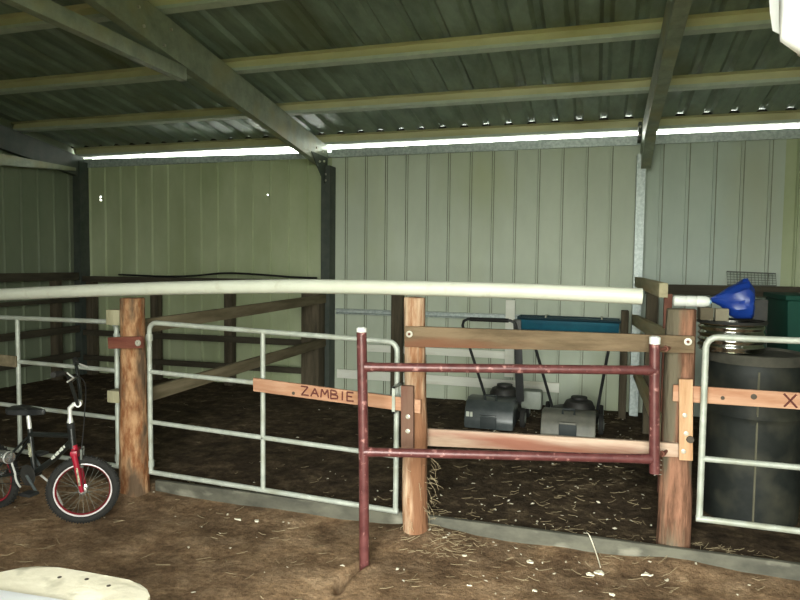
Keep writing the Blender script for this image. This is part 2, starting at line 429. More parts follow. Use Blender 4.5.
RX = .0
def rafter(x, label, w_=.075, tie=False, face=1, dz=0, m=m_rafter):
    r = thing('rafter', label, 'roof beam', (x, 6.9, zs(6.9) - .40))
    f = MB((x, 6.9, zs(6.9) - .40))
    y0, y1 = -.5, 6.98
    top, bot = -.120 + dz, -.385 + dz
    # C section: web with two lipped flanges
    pr = [(0, top), (w_, top), (w_, top - .02), (w_ - .004, top - .02), (w_ - .004, top - .004), (.004, top - .004),
          (.004, bot + .004), (w_ - .004, bot + .004), (w_ - .004, bot + .02), (w_, bot + .02), (w_, bot), (0, bot)]
    f.prism([(x + face * (a - w_ / 2), y1, zs(y1) + b) for a, b in pr], (0, y0 - y1, zs(y0) - zs(y1)))
    f.build('beam', m, r, smooth=0)
    if tie:
        f = MB((x, 6.9, zs(6.9) - .40))
        f.beam((x - .005, 4.30, 3.035), (x - .005, -.3, 3.06), .07, .105, bev=.004)
        f.build('horizontal_tie', m_rafter, r)
    return r
rL = rafter(-3.085, 'wide galvanised rafter with a tie bar splitting off, left of the centre', tie=True, face=-1)
rR = rafter(.425, 'narrow rafter rising from the pale right hand wall column', w_=.095, face=1)
rC = rafter(-6.60, 'dark end rafter against the left side wall', face=-1, m=m_col)
f = MB(rC.location); f.prism([(-6.56, 6.8, 2.80), (-6.56, 6.8, 2.76), (-6.56, 4.6, 2.58), (-6.56, 4.6, 2.80)], (.04, 0, 0)); f.build('side_tie', m_rafter, rC)
# knee plate and bolts where the left rafter meets its column
f = MB(rL.location); f.prism([(-3.04, 6.93, 2.82), (-3.04, 6.50, 2.82), (-3.04, 6.60, 2.72), (-3.04, 6.84, 2.52), (-3.04, 6.93, 2.49)], (.008, 0, 0))
f.build('knee_plate', m_col, rL)
for y, z in ((6.70, 2.74), (6.82, 2.76), (6.87, 2.62), (6.87, 2.55), (6.62, 2.88), (6.78, 2.86)):
    f = MB(rL.location); f.lathe([(.012, 0), (.012, .012), (.006, .016)], (-3.032, y, z), (1, 0, 0), 8); f.build('bolt', m_steel, rL)
for y, z in ((3.75, 3.33), (3.80, 3.22), (4.02, 3.16), (4.1, 3.30)):
    f = MB(rL.location); f.lathe([(.011, 0), (.011, .012), (.006, .016)], (-3.048, y, z), (1, 0, 0), 8); f.build('bolt', m_steel, rL)
f = MB(rR.location); f.prism([(.382, 6.86, 2.78), (.382, 6.2, 2.86), (.382, 6.35, 2.76), (.382, 6.78, 2.60), (.382, 6.86, 2.57)], (.09, 0, 0)); f.build('knee_plate', m_rafter, rR)
f = MB(rR.location); f.box((.345, 6.80, 2.84), (.375, 6.96, 3.02)); f.build('cleat', m_col, rR)
for z in (2.89, 2.97):
    f = MB(rR.location); f.lathe([(.012, 0), (.012, .012), (.006, .016)], (.36, 6.80, z), (0, -1, 0), 8); f.build('bolt', m_steel, rR)

def column(x0, x1, m, label, z1=2.86, y0=6.86):
    f = MB(((x0 + x1) / 2, y0, .06))
    f.prism([(x0, y0, .06), (x1, y0, .06), (x1, WY - .02, .06), (x1 - .006, WY - .02, .06), (x1 - .006, y0 + .006, .06),
             (x0 + .006, y0 + .006, .06), (x0 + .006, WY - .02, .06), (x0, WY - .02, .06)], (0, 0, z1 - .06))
    return tag(f.build('steel_column', m, smooth=0), label, 'column')
column(-3.085, -2.975, m_col, 'dark steel column below the knee plate of the left rafter', 2.72, 6.87)
column(.345, .428, m_colgal, 'pale zinc column against the back wall under the right rafter', 2.72, 6.87)
column(-6.66, -6.545, m_col, 'dark steel column in the far left corner', 2.9, 6.88)

# kerb
f = MB((-.5, 3.62, 0)); f.box((-2.835, 3.602, -.02), (3.2, 3.632, .112), .006)
tag(f.build('kerb_edging', m_kerb, jitter=.004), 'low grey kerb strip along the ground under the gates', 'kerb')

# ------------------------------------------------------------------ round posts
def round_post(mb, x, y, z0, z1, r0, r1, wob, seed, tilt=0.0, n=18, k=14):
    rg = random.Random(seed)
    pts, rs = [], []
    ox, oy = rg.random() * 50, rg.random() * 50
    for i in range(k + 1):
        t = i / k
        z = z0 + (z1 - z0) * t
        pts.append((x + tilt * t + wob * noise.noise(Vector((ox, t * 3, 0))), y + wob * noise.noise(Vector((oy, t * 3, 4))), z))
        rs.append((r0 + (r1 - r0) * min(1, t * 1.3)) * (1 + .05 * noise.noise(Vector((ox, t * 7, 9)))))
    pts.append((pts[-1][0], pts[-1][1], z1 + .004)); rs.append(r1 * .86)
    mb.tube(pts, rs, n)
    return mb

# left post with hinge plank
L0 = (-2.925, 3.53, 0)
t = thing('fence_post', 'thick orange barked post between the two left gates', 'post', L0)
f = round_post(MB(L0), -2.945, 3.53, -.08, 1.352, .102, .080, .026, 3, .005); f.build('post', m_bark, t, 60, .006)
f = MB(L0); f.beam((-3.04, 3.425, 1.062), (-2.785, 3.43, 1.078), .03, .075, bev=.004); f.build('hinge_plank', m_hingew, t)
f = MB(L0); f.box((-3.105, 3.47, 1.175), (-3.00, 3.56, 1.275), .004); f.build('block', m_block, t)
f = MB(L0); f.box((-3.105, 3.47, .655), (-3.01, 3.56, .735), .004); f.build('block', m_block, t)
f = MB(L0); f.lathe([(.02, 0), (.02, .008), (.008, .01), (.008, .02)], (-2.80, 3.41, 1.075), (0, -1, 0), 10); f.build('hinge_bolt', m_steel, t)

# timber panel: middle post to right post
PX = (-.25, 3.6, 0)
fp = thing('timber_fence', 'timber fence of two boards between the middle post and the right post', 'fence', PX)
f = round_post(MB(PX), -.968, 3.522, -.06, 1.405, .078, .062, .012, 11, -.035); f.build('post', m_postM, fp, 60, .005)['label'] = 'pale stripped middle post'
f = round_post(MB(PX), .438, 3.725, -.05, 1.372, .090, .076, .008, 23, -.005); f.build('post', m_postR, fp, 60, .005)['label'] = 'thick weathered right post'
def flat_board(mb, a, b, zt0, zb0, zt1, zb1, th, bev=.004):
    (x0, y0), (x1, y1) = a, b
    return mb.hexa([(x0, y0, zb0), (x1, y1, zb1), (x0, y0 + th, zb0), (x1, y1 + th, zb1),
                    (x0, y0, zt0), (x1, y1, zt1), (x0, y0 + th, zt0), (x1, y1 + th, zt1)], bev)
f = flat_board(MB(PX), (-1.03, 3.44), (.492, 3.62), 1.250, 1.132, 1.240, 1.152, .035)
bt = f.build('board', m_board, fp); bt['label'] = 'grey brown top board'
for x, y, z in ((-1.0, 3.437, 1.207), (.458, 3.610, 1.212)):
    f = MB(PX); f.lathe([(.008, .002), (.019, .002), (.019, .006), (.010, .0065), (.008, .003), (.001, .003)], (x, y, z), (0, -1, 0), 16)
    f.build('washer', m_steel, bt)
    f = MB(PX); f.lathe([(.0075, .001), (.0075, .008), (.005, .009)], (x, y, z), (0, -1, 0), 6); f.build('bolt_head', m_rusty, bt)
f = flat_board(MB(PX), (-.965, 3.60), (.47, 3.625), .632, .530, .668, .596, .03)
f.build('board', m_boardlt, fp)['label'] = 'pale pinkish lower board'
f = MB(PX); f.beam((-1.006, 3.432, .915), (-1.000, 3.432, .52), .072, .028, (0, 1, 0), .003)
pk = f.build('latch_plank', m_plankd, fp); pk['label'] = 'dark red latch plank'
for z in (.742, .660):
    f = MB(PX); f.lathe([(.013, 0), (.013, .004), (.006, .006), (.006, .012)], (-.998, 3.420, z), (0, -1, 0), 12); f.build('bolt', m_steel, pk)
f = MB(PX); f.beam((.452, 3.598, 1.018), (.466, 3.598, .592), .066, .028, (0, 1, 0), .003)
pk = f.build('latch_plank', m_plank, fp); pk['label'] = 'pale orange latch plank'
for x, z in ((.452, .83), (.462, .735), (.452, .640)):
    f = MB(PX); f.lathe([(.012, 0), (.012, .004), (.006, .006), (.006, .011)], (x, 3.584, z), (0, -1, 0), 12); f.build('bolt', m_steel, pk)
f = MB(PX); f.lathe([(.006, -.004), (.020, 0), (.018, .012), (.004, .016)], (.482, 3.586, .705), (0, -1, 0), 10); f.build('knot', m_hole, pk)
# frayed bark fibres hanging at the foot of the middle post
f = MB(PX); rg = random.Random(5)
for i in range(46):
    a = rg.choice([rg.uniform(-2.8, .3), rg.uniform(-.7, .4)]); z = rg.choice([rg.uniform(.06, .25), rg.uniform(.2, .55)])
    c, s_ = math.cos(a), math.sin(a)
    p = Vector((-.965 + .076 * c, 3.522 + .076 * s_, z))
    e = p + Vector((c * rg.uniform(.01, .06) + rg.uniform(-.02, .03), s_ * rg.uniform(.01, .05), rg.uniform(-.10, .03)))
    e.z = max(e.z, ground(e.x, e.y) + .004)
    f.tube([p, (p + e) / 2 + Vector((c * .012, s_ * .012, 0)), e], [.0011, .0010, .0006], 4)
tag(f.build('frayed_bark', m_straw, fp), kind='stuff')

# ------------------------------------------------------------------ galvanised gates
def tube_gate(label, loc, xl, xr, y, tl, tr, bl, br, rails, xu, r=.0165, corner=.055, strap=None, hinges='l'):
    """loc = foot of the hinge side; heights at left/right of top, bottom and inner rails"""
    g = thing('tube_gate', label, 'gate', loc)
    lerp = lambda a, b, x: a + (b - a) * (x - xl) / (xr - xl)
    pts = [(xl, y, bl), (xl, y, tl - corner)]
    pts += [(xl + corner - corner * math.cos(a), y, tl - corner + corner * math.sin(a)) for a in (R(22), R(45), R(68))]
    pts += [(xl + corner, y, tl)] + [(xl + (xr - xl) * q, y, lerp(tl, tr, xl + (xr - xl) * q)) for q in (.25, .5, .75)] + [(xr - corner, y, tr)]
    pts += [(xr - corner + corner * math.sin(a), y, tr - corner + corner * math.cos(a)) for a in (R(22), R(45), R(68))]
    pts += [(xr, y, tr - corner), (xr, y, br)]
    f = MB(loc); f.tube(pts, r, 12); f.tube([(xl - r, y, bl), (xr + r, y, br)], r, 12); f.build('frame', m_gal, g)
    for zl, zr in rails:
        f = MB(loc); f.tube([(xl, y, zl), (xr, y, zr)], r * .95, 10); f.build('rail', m_gal, g)
    f = MB(loc); f.tube([(xu, y, lerp(bl, br, xu)), (xu, y, lerp(tl, tr, xu))], r * .95, 10); f.build('upright', m_gal, g)
    hx = xl if hinges == 'l' else xr
    sg = -1 if hinges == 'l' else 1
    for z in ((tl if hinges == 'l' else tr) - .10, (bl if hinges == 'l' else br) + .06):
        f = MB(loc); f.tube([(hx, y, z - .022), (hx, y, z + .022)], r * 1.35, 12)
        f.box((min(hx, hx + sg * .05), y - .006, z - .012), (max(hx, hx + sg * .05), y + .006, z + .012), .002)
        f.build('hinge', m_gal, g)
    return g
g1 = tube_gate('whole pale tube gate left of centre, the one behind the ZAMBIE board', (-2.85, 3.58, 0), -2.851, -1.1155, 3.58,
               1.1896, 1.140, .176, .1245, [(.860, .809), (.519, .458)], -2.0016)
f = MB((-2.85, 3.58, 0)); f.box((-1.103, 3.448, .745), (-1.085, 3.454, .90)); f.box((-1.103, 3.448, .890), (-1.085, 3.58, .90)); f.box((-1.103, 3.448, .745), (-1.085, 3.58, .755)); f.box((-1.125, 3.566, .745), (-1.085, 3.58, .90))
f.build('strap', m_gal, g1)
tube_gate('tube gate at the far left behind the child bicycle', (-3.15, 3.62, 0), -4.93, -3.152, 3.62,
          1.172, 1.178, .215, .172, [(.870, .842), (.545, .508)], -4.025, hinges='r')
tube_gate('right hand tube gate in front of the black drum', (.54, 3.58, 0), .5390, 2.33, 3.58,
          1.244, 1.239, .2946, .277, [(.612, .611)], 1.404, hinges='r')

def carved(mb, word, at, dx, dz, h, wd, gap, y, r=.0042):
    """burnt strokes along a sagging board; at = left foot of the first letter"""
    S = {'Z': [[(0, 1), (.9, 1), (.05, 0), (1, .02)]], 'A': [[(0, 0), (.5, .95), (.98, 0)], [(.2, .36), (.8, .36)]],
         'M': [[(0, 0), (.12, .98), (.5, .38), (.88, .98), (1, 0)]], 'B': [[(0, 0), (0, 1), (.68, .92), (.72, .62), (.05, .52)], [(.05, .52), (.85, .42), (.85, .1), (0, 0)]],
         'I': [[(.3, 0), (.3, 1)]], 'E': [[(.85, 1), (.05, .98), (.05, 0), (.88, .03)], [(.05, .52), (.7, .52)]], 'X': [[(0, 1), (1, 0)], [(.05, 0), (.92, 1)]]}
    x = 0.0
    for c in word:
        for st in S[c]:
            P = []
            for u, v in st:
                px = x + u * wd * (.55 if c == 'I' else 1)
                P.append((at[0] + px, y, at[1] + v * h + dz * px / dx))
            for a, b in zip(P, P[1:]): mb.tube([a, b], r, 6)
        x += wd * (.42 if c == 'I' else 1) + gap
    return mb
# name boards (they slide as latches)
B0 = (-1.5, 3.575, .82)
f = flat_board(MB(B0), (-2.050, 3.540), (-.934, 3.448), .875, .790, .835, .758, .019)
nb = tag(f.build('latch_board', m_name), 'orange pine latch board lettered ZAMBIE on the pale gate', 'board')
f = carved(MB(B0), 'ZAMBIE', (-1.703, .7985), 1.0, -.0287, .052, .0525, .015, 3.511, .0050)
for v in f.bm.verts: v.co.y += -.0824 * (v.co.x + B0[0] + 1.70)
f.build('lettering', m_carve, nb, 0)
f = MB(B0); f.lathe([(.004, -.002), (.011, 0), (.009, .003), (.003, .004)], (-1.757, 3.5155, .803), (0, -1, 0), 10); f.build('knot', m_hole, nb)
B1 = (.9, 3.6, .93)
f = flat_board(MB(B1), (.395, 3.614), (1.95, 3.614), .980, .893, .975, .897, .019)
xb = tag(f.build('latch_board', m_name), 'orange pine latch board marked X at the right edge', 'board')
f = carved(MB(B1), 'X', (.909, .904), 1.0, 0, .066, .060, .02, 3.6125, .005); f.build('lettering', m_carve, xb, 0)
for x, z, r in ((.775, .945, .015), (.632, .928, .010)):
    f = MB(B1); f.lathe([(r * .4, -.001), (r, 0), (r * .8, .002), (r * .3, .003)], (x, 3.6135, z), (0, -1, 0), 12); f.build('knot', m_hole, xb)
B2 = (-4.3, 3.59, .86)
f = flat_board(MB(B2), (-4.75, 3.588), (-4.015, 3.588), .925, .835, .900, .818, .016)
tag(f.build('latch_board', m_oldx), 'brown board across the far left gate, cut by the photo edge', 'board')

# ------------------------------------------------------------------ red pipe gate
RG = (.30, 3.49, 0)
rg_ = thing('red_pipe_gate', 'red painted pipe gate standing ajar in front of the timber fence', 'gate', RG)
f = MB(RG); f.tube([(-1.142, 3.12, -.035), (-1.150, 3.12, .55), (-1.168, 3.12, 1.245)], .0265, 14)
p = f.build('upright', m_red, rg_)
f = MB(RG); f.lathe([(.0275, 0), (.0275, .02), (.016, .026)], (-1.168, 3.12, 1.243), (0, 0, 1), 14); f.build('cap', m_cap, p)
f = MB(RG); f.tube([(.308, 3.50, .535), (.296, 3.50, .9), (.288, 3.50, 1.205)], .0265, 14)
p = f.build('upright', m_red, rg_)
f = MB(RG); f.lathe([(.0275, 0), (.0275, .035), (.016, .041)], (.288, 3.50, 1.205), (0, 0, 1), 14); f.build('cap', m_cap, p)
for z0, z1 in ((1.060, 1.069), (.610, .608)):
    f = MB(RG)
    a, b = Vector((-1.15, 3.12, z0)), Vector((.295, 3.50, z1)); d = (b - a).normalized()
    f.tube([a, a + d * .035, a + d * .06, b - d * .09, b - d * .05, b], [.027, .026, .0235, .0235, .026, .027], 14)
    f.build('rail', m_red, rg_)
for z in (1.175, .622):
    f = MB(RG); f.tube([(.30, 3.50, z), (.36, 3.58, z), (.385, 3.665, z)], .009, 8)
    f.lathe([(.017, 0), (.017, .012)], (.345, 3.56, z), (.5, 1, 0), 6); f.build('hinge_bolt', m_rusty, rg_)
f = MB(RG); pr = []
for i in range(40):
    a = i * .55; pr.append((.325 + .018 * math.cos(a), 3.52 + .018 * math.sin(a), .60 - .0022 * i))
f.tube(pr, .0022, 5); f.build('tie_wire', m_steel, rg_)

# ------------------------------------------------------------------ white pipe on the posts
pp = [(-5.4, 3.52, 1.265), (-4.05, 3.51, 1.350), (-2.914, 3.50, 1.414), (-1.91, 3.50, 1.453), (-1.387, 3.505, 1.461), (-1.0, 3.51, 1.462), (-.348, 3.51, 1.459), (.222, 3.51, 1.446)]
def smooth_path(P, n):
    P = [Vector(p) for p in P]; Q = [P[0]] + P + [P[-1]]; out = []
    for i in range(1, len(Q) - 2):
        for k in range(n):
            t = k / n; a, b, c, d = Q[i - 1], Q[i], Q[i + 1], Q[i + 2]
            out.append(.5 * (2 * b + (c - a) * t + (2 * a - 5 * b + 4 * c - d) * t * t + (3 * b - a - 3 * c + d) * t ** 3))
    return out + [P[-1]]
PO = (-1.0, 3.51, 1.46)
f = MB(PO); f.tube(smooth_path(pp, 5), .0425, 18); f.tube([(.2205, 3.51, 1.446), (.2225, 3.51, 1.446)], .036, 18)
tag(f.build('plastic_pipe', m_pvc), 'long cream plastic pipe lying along the tops of the fence posts', 'pipe')

# ------------------------------------------------------------------ dividers and inner rails
D0 = (-3.05, 5.2, 0)
t = thing('divider_fence', 'old two rail fence running from the orange barked post back to the wall', 'fence', D0)
f = MB(D0); f.beam((-3.02, 3.65, 1.145), (-3.03, 6.86, 1.185), .04, .098, bev=.004); f.build('rail', m_oldx, t)
f = MB(D0); f.beam((-3.02, 3.68, .655), (-3.03, 6.86, .678), .04, .10, bev=.004); f.build('rail', m_oldx, t)
f = MB(D0); f.box((-3.235, 6.66, .03), (-3.015, 6.84, 1.41), .012); f.build('post', m_darkz, t)
D1 = (.42, 5.4, 0)
t = thing('divider_fence', 'three rail divider running back from the right post to the zinc column', 'fence', D1)
f = MB(D1); f.beam((.415, 4.52, 1.445), (.385, 6.90, 1.445), .055, .095, bev=.004); f.build('rail', m_oldgreen, t)
f = MB(D1); f.beam((.452, 3.83, 1.165), (.365, 6.84, 1.065), .05, .10, bev=.004); f.build('rail', m_oldgreen, t)
f = MB(D1); f.beam((.405, 3.83, .60), (.395, 6.84, .53), .05, .10, bev=.004); f.build('rail', m_oldgreen, t)
f = MB(D1); f.box((.425, 4.56, .04), (.475, 4.61, 1.42), .003); f.build('steel_post', m_rusty, t)
f = MB(D1); f.box((.235, 6.70, .03), (.305, 6.82, 1.16), .008); f.build('post', m_darkz, t)['label'] = 'grey timber end post'
f = MB(D1); f.box((.43, 6.2, .03), (.53, 6.3, 1.40), .008); f.build('post', m_darkz, t)

R0 = (-4.9, 6.9, 0)
t = thing('rail_fence', 'dark old rail fence along the back wall of the left pen', 'fence', R0)
for z, h in ((1.355, .075), (.645, .075), (.310, .07)):
    f = MB(R0); f.beam((-6.5, 6.86, z), (-3.24, 6.86, z + .01), .03, h, bev=.003); f.build('rail', m_dark, t)
for x in (-6.42, -5.41, -4.33):
    f = MB(R0); f.box((x - .055, 6.88, .03), (x + .055, 6.98, 1.39), .006); f.build('post', m_darkz, t)
R1 = (-6.5, 5, 0)
t = thing('rail_fence', 'dark old rail fence along the left side wall', 'fence', R1)
for z, h in ((1.39, .10), (1.08, .05), (.70, .09), (.36, .08)):
    f = MB(R1); f.beam((-6.52, 2.2, z), (-6.52, 6.80, z), .03, h, bev=.003); f.build('rail', m_darky, t)
for y in (2.6, 3.9, 5.2, 6.5):
    f = MB(R1); f.box((-6.64, y - .05, .0), (-6.54, y + .05, 1.44), .006); f.build('post', m_darkz, t)
HO = (-4.2, 6.8, 1.43)
f = MB(HO); f.tube(smooth_path([(-5.9, 6.83, 1.42), (-5.2, 6.82, 1.408), (-4.75, 6.81, 1.425), (-4.33, 6.80, 1.462), (-3.9, 6.80, 1.455), (-3.4, 6.80, 1.430), (-3.1, 6.80, 1.425)], 6), .012, 8)
tag(f.build('hose', m_hose), 'thin black poly hose lying along the top rail of the left pen', 'hose')

def wall_board(x0, x1, z0, z1, label, m=m_white, y=7.0, th=.025, name='wall_board'):
    f = MB(((x0 + x1) / 2, y, (z0 + z1) / 2)); f.box((x0, y, z0), (x1, y + th, z1), .003)
    return tag(f.build(name, m), label, 'board')
wall_board(-2.62, -.86, .572, .655, 'upper of two whitewashed boards fixed low on the back wall')
wall_board(-2.93, -.36, .238, .342, 'lower whitewashed board on the back wall behind the mowers')
wall_board(-.945, -.845, .38, 1.22, 'white upright batten on the back wall above the left mower', y=6.965)
f = MB((-1.5, 7.0, 1.03))
f.prism([(-2.95, 7.04, 1.062), (-2.95, 6.99, 1.062), (-2.95, 6.99, 1.055), (-2.95, 7.025, 1.050), (-2.95, 7.025, 1.018), (-2.95, 6.985, 1.010), (-2.95, 6.985, 1.002), (-2.95, 7.04, 1.002)], (3.15, 0, 0))
tag(f.build('wall_girt', m_colgal, smooth=0), 'thin zinc girt along the back wall level with the blue trough', 'beam')
f = MB((-2.165, 6.94, .05)); f.box((-2.23, 6.90, .04), (-2.10, 6.985, 1.30), .006)
tag(f.build('wall_post', m_darkz), 'dark timber post on the back wall just left of the stripped middle post', 'post')
f = MB((2.1, 6.9, 1.35)); f.beam((.46, 6.86, 1.375), (3.7, 6.86, 1.375), .05, .10, bev=.004)
tag(f.build('wall_rail', m_dark), 'dark rail along the back wall behind the blue bag', 'rail')

# ------------------------------------------------------------------ mowers
def mower(x, y, wd, label, m_c, top, hx0, hx1, ty, tz, bx0, bx1, dark_strap, tank):
    L = (x, y, .075); g = thing('lawn_mower', label, 'lawn mower', L)
    h = wd / 2
    # cutting deck behind the catcher
    f = MB(L); f.lathe([(.20, 0), (.235, .03), (.235, .10), (.20, .14), (.12, .155)], (x + .03, y + .48, .115), (0, 0, 1), 26); f.build('deck', m_engine, g)
    for sx in (-1, 1):
        for yy in (.30, .72):
            f = MB(L); f.lathe([(.03, -.022), (.085, -.022), (.092, -.01), (.092, .01), (.085, .022), (.03, .022)], (x + .03 + sx * .25, y + yy, .165), (1, 0, 0), 18)
            wl = f.build('wheel', m_rubber, g)
            f = MB(L); f.lathe([(.05, -.026), (.05, .026)], (x + .03 + sx * .25, y + yy, .165), (1, 0, 0), 14); f.build('hub', m_fuel, wl)
    f = MB(L); f.lathe([(.12, 0), (.14, .02), (.145, .10), (.12, .15), (.07, .17), (.03, .172)], (x + .08, y + .46, .20 + (top - .30)), (0, 0, 1), 22)
    e = f.build('engine', m_engine, g)
    f = MB(L); f.lathe([(.075, 0), (.075, .02), (.03, .028)], (x + .08, y + .46, .37 + (top - .30)), (0, 0, 1), 18); f.build('recoil_cover', m_engine, e)
    if tank:
        f = MB(L); f.box((x + .24, y + .42, .22), (x + .44, y + .58, .40), .03); f.build('fuel_tank', m_fuel, g)
    # grass catcher: rounded box sloping to the front
    pr = [(y, .10), (y - .005, top - .17), (y + .03, top - .075), (y + .10, top - .012), (y + .18, top), (y + .33, top), (y + .36, top - .05), (y + .36, .12)]
    f = MB(L); f.prism([(x - h, a, b) for a, b in pr], (wd, 0, 0), .022); c = f.build('grass_catcher', m_c, g)
    f = MB(L); f.box((x - .075, y - .012, .115), (x + .075, y + .006, .215), .008); f.build('vent', m_catchd, c)
    f = MB(L); f.box((x - .072, y - .018, .215), (x + .072, y + .008, .232), .005); f.build('vent_hood', m_c, c)
    f = MB(L); f.tube([(x - .05, y + .12, top - .01), (x - .05, y + .13, top + .035), (x + .05, y + .13, top + .035), (x + .05, y + .12, top - .01)], .011, 8); f.build('carry_handle', m_catchd, c)
    if dark_strap:
        f = MB(L)
        for dx, w_ in ((.02, .030), (.058, .022)):
            f.box((x - h + dx, y - .008, top - .145), (x - h + dx + w_, y + .004, top - .10), .002)
        f.build('maker_mark', m_stickerw, c)
    # handle
    f = MB(L)
    f.tube([(bx0, y + .30, .30), (hx0, ty, tz - .06), (hx0 + .012, ty - .004, tz - .02), (hx0 + .05, ty - .006, tz), (hx1 - .05, ty - .006, tz), (hx1 - .012, ty - .004, tz - .02), (hx1, ty, tz - .06), (bx1, y + .30, .30)], .0135, 10)
    hd = f.build('push_handle', m_black, g)
    f = MB(L); f.tube([(hx0 + .07, ty - .006, tz), (hx1 - .07, ty - .006, tz)], .019, 10); f.build('grip', m_rubber, hd)
    if dark_strap:
        f = MB(L); f.beam((hx1 + .005, ty + .01, tz + .01), (bx1 + .005, y + .25, .33), .072, .03, (0, 1, 0), .006); f.build('control_bracket', m_black, hd)
    return g
mower(-.915, 5.74, .45, 'dark grey mower with white mark on its catcher, left of the two', m_catch, .355, -1.20, -.70, 5.90, 1.09, -.98, -.665, True, True)
mower(-.215, 5.72, .47, 'dusty grey mower, right of the two behind the pale board', m_catch2, .285, -.535, .115, 5.80, .99, -.37, .03, False, False)

# blue trough hung on the back wall
BT = (-.25, 6.9, .98)
t = thing('feed_trough', 'long blue feed trough hung on the back wall above the right mower', 'trough', BT)
f = MB(BT)
y0, y1 = 6.72, 6.98
ou = [(y1, 1.05), (y0, 1.05), (y0 + .03, .93), (y0 + .08, .915), (y1 - .02, .915)]
f.prism([(-.775, a, b) for a, b in ou], (.995, 0, 0), .012); f.build('tub', m_blue, t)
f = MB(BT)
f.tube([(-.785, y0 - .005, 1.052), (.228, y0 - .005, 1.045), (.228, y1, 1.045), (-.785, y1, 1.052)], .016, 8, closed=True); f.build('rim', m_bluedk, t)
for x in (-.5, .05):
    f = MB(BT); f.tube([(x, y0 - .015, 1.07), (x, y1 - .05, 1.075), (x, y1 + .02, 1.072)], .008, 6); f.build('hook', m_steel, t)

# ------------------------------------------------------------------ drum corner
DR = (.93, 4.36, .07)
t = thing('plastic_drum', 'big black plastic drum behind the right hand gate', 'drum', DR)
f = MB(DR); f.lathe([(.245, .0), (.262, .015), (.268, .10), (.272, .30), (.272, .62), (.276, .64), (.282, .655), (.276, .67), (.270, .69), (.268, .90), (.262, .97), (.25, .995), (.20, 1.0), (.02, 1.0)], DR, (0, 0, 1), 48); b_ = f.build('body', m_drum, t)
f = MB(DR); f.lathe([(.262, .962), (.276, .962), (.280, .985), (.276, 1.018), (.262, 1.022), (.252, 1.006), (.02, 1.002)], DR, (0, 0, 1), 48, False); f.build('lid', mat('dusty_lid', (.03, .03, .022), (.065, .06, .045), .85, 0, 6), t)
f = MB(DR); a = -1.68
f.tube([(.93 + .271 * math.cos(a), 4.36 + .271 * math.sin(a), z) for z in (.12, .4, .7)] + [(.93 + .268 * math.cos(a), 4.36 + .268 * math.sin(a), z) for z in (.8, 1.0)], .006, 6); f.build('mould_seam', m_drumseam, t)
PT = (.785, 4.30, 1.092)
t = thing('steel_pot', 'shiny ringed steel pot sitting on the black drum', 'pot', PT)
f = MB(PT)
pr = [(.165, 0), (.178, .008)]
for i in range(4):
    z = .02 + i * .038
    pr += [(.178, z), (.186, z + .012), (.186, z + .020), (.178, z + .032)]
pr += [(.18, .175), (.17, .176), (.168, .03), (.01, .025)]
f.lathe(pr, PT, (0, 0, 1), 44, False); f.build('body', m_stainless, t)
f = MB(PT); f.lathe([(.178, .172), (.192, .172), (.195, .180), (.190, .188), (.176, .188)], PT, (0, 0, 1), 44, False); f.build('rim', m_engine, t)
f = MB((.70, 4.28, 1.283)); f.box((.596, 4.20, 1.283), (.668, 4.34, 1.356), .003)
tag(f.build('cardboard_box', m_card), 'plain brown carton in the pot, left of the pale one', 'box')
f = MB((.72, 4.28, 1.283)); f.box((.674, 4.17, 1.283), (.745, 4.225, 1.356), .003)
tag(f.build('cardboard_box', mat('pale_carton', (.17, .15, .105), (.21, .19, .13), .9, 0, 9)), 'small pale carton touching the blue bag on the pot', 'box')
# crumpled blue plastic bag slumped on the pot, a thin end trailing to the left
BK = (.82, 4.28, 1.285)
f = MB(BK); n = 26; rings = []
for x, zt_, zb_, ry in ((.665, 1.412, 1.390, .012), (.685, 1.425, 1.380, .03), (.72, 1.448, 1.362, .05), (.76, 1.480, 1.315, .075), (.80, 1.508, 1.292, .09),
                        (.835, 1.527, 1.291, .095), (.862, 1.525, 1.291, .09), (.882, 1.490, 1.292, .075), (.893, 1.42, 1.30, .045)):
    ring = []
    for j in range(n):
        a = 2 * PI * j / n
        q = Vector((x * 9, math.cos(a) * 2.2, math.sin(a) * 2.2))
        k = 1 + .22 * noise.noise(q * 1.4) + .10 * noise.noise(q * 3.1)
        ring.append(f.v((x + .012 * noise.noise(q * 2), 4.29 + ry * math.cos(a) * k, max(1.2905, (zt_ + zb_) / 2 + (zt_ - zb_) / 2 * math.sin(a) * (k if math.sin(a) > 0 else 1)))))
    rings.append(ring)
for A, B in zip(rings, rings[1:]):
    for j in range(n): f.face([A[j], A[(j + 1) % n], B[(j + 1) % n], B[j]])
f.face(rings[0][::-1]); f.face(rings[-1])
tag(f.build('plastic_bag', m_bucket, smooth=30), 'crumpled bright blue plastic bag on top of the steel pot', 'bag')
WB = (.62, 4.30, 1.345)
t = thing('plastic_bottle', 'white ribbed plastic bottle lying beside the blue bag', 'bottle', WB)
f = MB(WB); f.lathe([(.012, -.12), (.03, -.115), (.034, -.10), (.034, -.05), (.031, -.045), (.034, -.04), (.034, .01), (.031, .015), (.034, .02), (.034, .065), (.026, .085), (.012, .09)], (.562, 4.25, 1.391), (1, .1, 0), 20); f.build('body', m_whitepl, t)
f = MB(WB); f.lathe([(.013, .086), (.013, .098), (.010, .10)], (.562, 4.25, 1.391), (1, .1, 0), 14); f.build('cap', m_bucketin, t)
f = MB((.945, 4.32, 1.096)); f.box((.94, 4.505, 1.096), (1.025, 4.575, 1.40), .006)
tag(f.build('carton', m_engine), 'dark upright carton on the drum right of the blue bag', 'box')
GB = (1.85, 5.75, .08)
t = thing('green_bin', 'tall dark green plastic bin at the right edge behind the drum', 'bin', GB)
